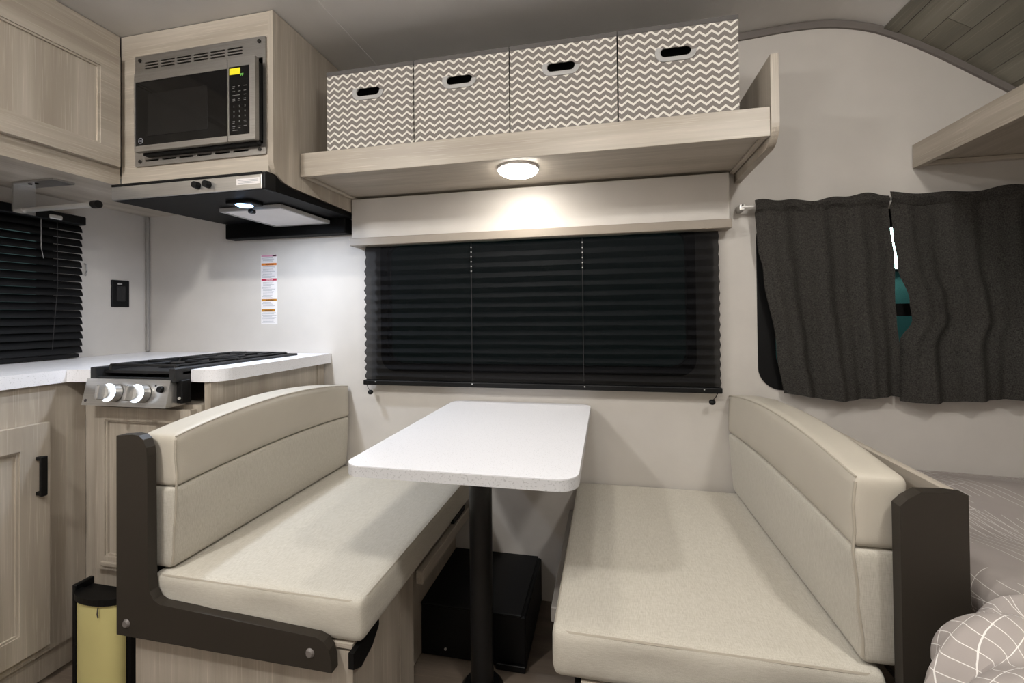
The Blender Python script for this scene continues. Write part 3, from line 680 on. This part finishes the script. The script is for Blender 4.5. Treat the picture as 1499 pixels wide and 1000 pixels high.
def seat(x0, x1, lab):
    r = root('seat_cushion', ((x0+x1)/2, -.4, .362), lab, 'cushion', 'dinette seat cushions')
    def fn(p, u):
        k_ = (1-u[0]**2)*(1-abs(u[1])**3)
        p = Vector(p)
        if u[2] > 0: p.z += .012*k_*u[2]
        p.y += .004*math.sin(p.x*23)*(abs(u[1]) > .8)*(1-abs(u[2])); return p
    mk('cushion_body', rbox((x0, -.783 if x0 > -.5 else -.783, .3635), (x1, -.006, .458), .017, (22, 28, 4), fn), 'tweed_y', r, True)
    def loop(z, ins): return [(a, b_, z+.0) for a, b_ in rrect(x0+ins, x1-ins, -.783+ins, -.006-ins, .03, 5)]
    mk('piping', path(loop(.4515, .006), .0032, 6, None, True), 'piping', r, True)
    return r
seat(-1.084, -.522, 'cream tweed seat cushion on the bench by the kitchen'); seat(-.113, .457, 'cream tweed seat cushion on the bench by the bed')
def back(s, lab):
    if s < 0: xa, xb = -1.130, -1.040
    else: xa, xb = .400, .486
    r = root('back_cushion', ((xa+xb)/2, -.4, .475), lab, 'cushion', 'dinette back cushions')
    fr = 1 if s < 0 else -1                     # sitting side
    front = xb if s < 0 else xa
    def bow(y): t = (y+.385)/.385; return .034*(1-t*t) if abs(t) < 1 else 0
    def mv(p, u):
        p = Vector(p); f_ = (u[0]*fr+1)/2; e = -p.y/.77
        p.x += fr*.008*f_*(1-u[1]**2)*(1-u[2]**2)+(.018*e*f_ if s < 0 else .010*e)
        p.x += .0015*math.sin(p.z*70+p.y*20)*(e > .97)
        return p
    def lo(p, u):
        p = mv(p, u); t = (u[2]+1)/2; p.z += bow(p.y)*.45*t; p.x -= fr*.014*(1-t)*((u[0]*fr+1)/2); return p
    def hi(p, u):
        p = mv(p, u); t = (u[2]+1)/2; p.z += bow(p.y)*(.45+.55*t); p.x -= fr*.004*t*((u[0]*fr+1)/2); return p
    z0, z1, z2 = .463, .660, .787
    mk('fabric_panel', rbox((xa, -.771, z0), (xb, -.008, z1), .012, (5, 24, 8), lo), 'tweed_z', r, True)
    mk('headrest_roll', rbox((xa, -.771, z1+.0005), (xb, -.008, z2), .013, (5, 24, 8), hi), 'leather', r, True)
    def edge(x, y, fn, za, zb, z): return fn((x, y, z), [fr, 2*(y+.3895)/.763, 2*(z-za)/(zb-za)-1])
    c_ = .0035
    pts = [edge(front-fr*c_, -.771+c_, lo, z0, z1, z0+.012+(z1-z0-.02)*i/6) for i in range(7)]+[edge(front-fr*c_, -.771+c_, hi, z1, z2, z1+.008+(z2-z1-.02)*i/5) for i in range(6)]
    mk('piping', path(pts, .0026, 6), 'piping', r, True)
    pts = [edge(front-fr*c_, -.768+.757*i/24, hi, z1, z2, z2-c_) for i in range(25)]
    mk('top_seam', path(pts, .0022, 6), 'piping', r, True)
    return r
back(-1, 'cream back cushion with smooth headrest roll on the bench by the kitchen'); back(1, 'cream back cushion with smooth headrest roll on the bench by the bed')

# ================================================================== curtains
rd = root('curtain_rod', (.9, -.04, 1.41), 'thin metal curtain rod above the bed window', 'curtain rod')
mk('rod', tube((.445, -.045, 1.424), (1.50, -.045, 1.424), .006, 12), 'chrome', rd, True)
mk('wall_bracket', box((.440, -.050, 1.412), (.456, -.0005, 1.436), .003), 'steel2', rd); mk('screw', tube((.448, -.050, 1.430), (.448, -.0515, 1.430), .003, 8), 'darkmetal', rd)
def curtain(lab, el, er, nf, ph, amp):
    r = root('curtain', ((el[0][1]+er[0][1])/2, -.05, .80), lab, 'curtain', 'dark woven curtains over the bed')
    rnd = random.Random(ph)
    off_ = [rnd.uniform(0, 6.28) for _ in range(5)]
    def f(u, v):
        z = 1.437-v*(1.437-.795)
        z += (.006*math.sin(u*9+ph)+.004*math.sin(u*23+ph))*(1-v) + .008*math.sin(u*7+ph*2)*v
        a = interp(el, z); b = interp(er, z); x = a+(b-a)*u
        fold = amp*(.35+.65*v)*(math.sin(u*nf*6.283+ph+.9*math.sin(v*2+ph))+.45*math.sin(u*nf*2.3*6.283+off_[0]+v*1.3)) + .006*math.sin(v*7+u*5+off_[1])*v
        y = -.050+fold
        if z > 1.405: y = -.052-.010*math.sin(max(0, min(1, (1.437-z)/.032))*math.pi)+fold*.35
        return (x, min(y, -.022), z)
    mk('cloth', grid(70, 60, f), 'curtain', r, True)
    mk('hem', grid(70, 3, lambda u, v: tuple(Vector(f(u, .955+v*.045))+Vector((0, -.0015, 0)))), 'curtain', r, True)
    mk('header', grid(70, 3, lambda u, v: tuple(Vector(f(u, v*.055))+Vector((0, -.0018, 0)))), 'curtain', r, True)
    return r
curtain('dark grey woven curtain drawn over the window beside the pleated shade', [(.79, .570), (.95, .548), (1.2, .510), (1.30, .493), (1.43, .485)], [(.79, .892), (.95, .890), (1.04, .883), (1.10, .881), (1.23, .884), (1.34, .873), (1.43, .866)], 3.2, .7, .011)
curtain('dark grey woven curtain drawn over the window above the bed', [(.79, .897), (.965, .896), (.98, .903), (1.04, .934), (1.10, .926), (1.21, .893), (1.32, .880), (1.43, .872)], [(.79, 1.44), (1.43, 1.44)], 4.3, 2.1, .013)

# ================================================================== bed and nose shelf
bd = root('bed', (1.15, -1.1, 0), 'bed platform and mattress behind the dinette bench', 'bed')
mk('platform', box((.60, YF+.004, .002), (XR-.004, -.004, .36)), 'wood_y', bd); mk('mattress', rbox((.62, YF+.006, .362), (XR-.006, -.02, .540), .04, (6, 10, 3)), 'white', bd, True)
def xe(y): 
    return interp([(-2.2, .42), (-1.3, .40), (-1.0, .40), (-.9, .445), (-.870, .470), (-.845, .525), (-.825, .575), (-.80, .585), (0, .585)], y)
def zt(x, y):
    return interp([(-2.2, .60), (-1.0, .612), (-.7, .622), (-.3, .605), (-.06, .580), (0, .560)], y) + .040*math.exp(-((x-.50)/.13)**2-((y+1.0)/.17)**2) + .016*math.exp(-((x-.55)/.16)**2-((y+.93)/.2)**2)*math.sin((y+.2*x)*52)*math.cos((x-.5)*9) + .007*math.sin(x*9+y*5)+.006*math.sin(x*4-y*13+1)+.004*math.sin(y*27+x*8)*math.exp(-((x-.6)/.25)**2)
def fc(u, v):
    y = -.012-u*(2.17); e = xe(y); out = max(0, min(1, (-.82-y)/.12)); rr = .10
    rr = .05+.05*out
    Ltop = XR-.012-(e+rr); s = v*(Ltop+rr*1.57+.42)
    if s < Ltop: x = XR-.012-s; return (x, y, zt(x, y))
    s2 = s-Ltop
    z0 = zt(e+rr, y)
    if s2 < rr*1.57:
        a = s2/rr; wr = (.017*math.sin(y*58+1.6*a)+.009*math.sin(y*118+1+2*a))*out*math.sin(a); return (e+rr-rr*math.sin(a)+wr, y, z0-rr*(1-math.cos(a)))
    dz = s2-rr*1.57; fo = out*((.017+.05*dz)*math.sin(y*58+2.5+dz*6)+.009*math.sin(y*118+4.1+dz*5))+out*.008*math.sin(y*83+2)
    return (e+fo+out*.02*math.sin(dz*8), y+out*.012*math.sin(dz*22+y*9), z0-rr-dz*(.75 if out < .5 else 1.0))
def fuv(u, v):
    y = -.012-u*2.17; e = xe(y); rr = .05+.05*max(0, min(1, (-.82-y)/.12)); return (XR-.012-v*(XR-.012-(e+rr)+rr*1.57+.42), y)
mk('comforter', grid(260, 140, fc, uv=fuv), 'comforter', None, True, label='grey comforter with thin white line pattern spread over the bed', cat='comforter')
ns = root('nose_shelf', (1.2, -1.0, 1.52), 'light wood open shelf along the curved end above the bed', 'shelf')
mk('front_rail', box((.962, -1.95, 1.526), (.980, -.003, 1.601), .001), 'wood_y', ns)
mk('shelf_board', box((.981, -1.95, 1.545), (1.465, -.003, 1.556)), 'wood_y', ns)
mk('wall_cleat', box((.981, -.020, 1.530), (1.46, -.003, 1.5448), .002), 'wood_x', ns)

# ================================================================== ceiling lamps (behind the camera's view)
for i, (x, y, lab, pw, cl) in enumerate(((-1.2, -1.75, 'round ceiling light over the kitchen', 1.75, (1, .975, .94, 1)), (-.15, -1.50, 'round ceiling light over the aisle', .72, (1, .965, .91, 1)), (.70, -1.45, 'round ceiling light beside the bed', 1.1, (1, .965, .91, 1)))):
    l = root('ceiling_light', (x, y, ZC-.06), lab, 'light', 'round ceiling lights')
    mk('rim', tube((x, y, ZC+.005 if x > .5 else ZC-.001), (x, y, ZC-.012), .085, 32, .080), 'white', l, True)
    mk('lens', dome((x, y, ZC-.0122), .07, .045), emit('lit_ceiling_lens', cl, CEIL_E*pw), l, True)
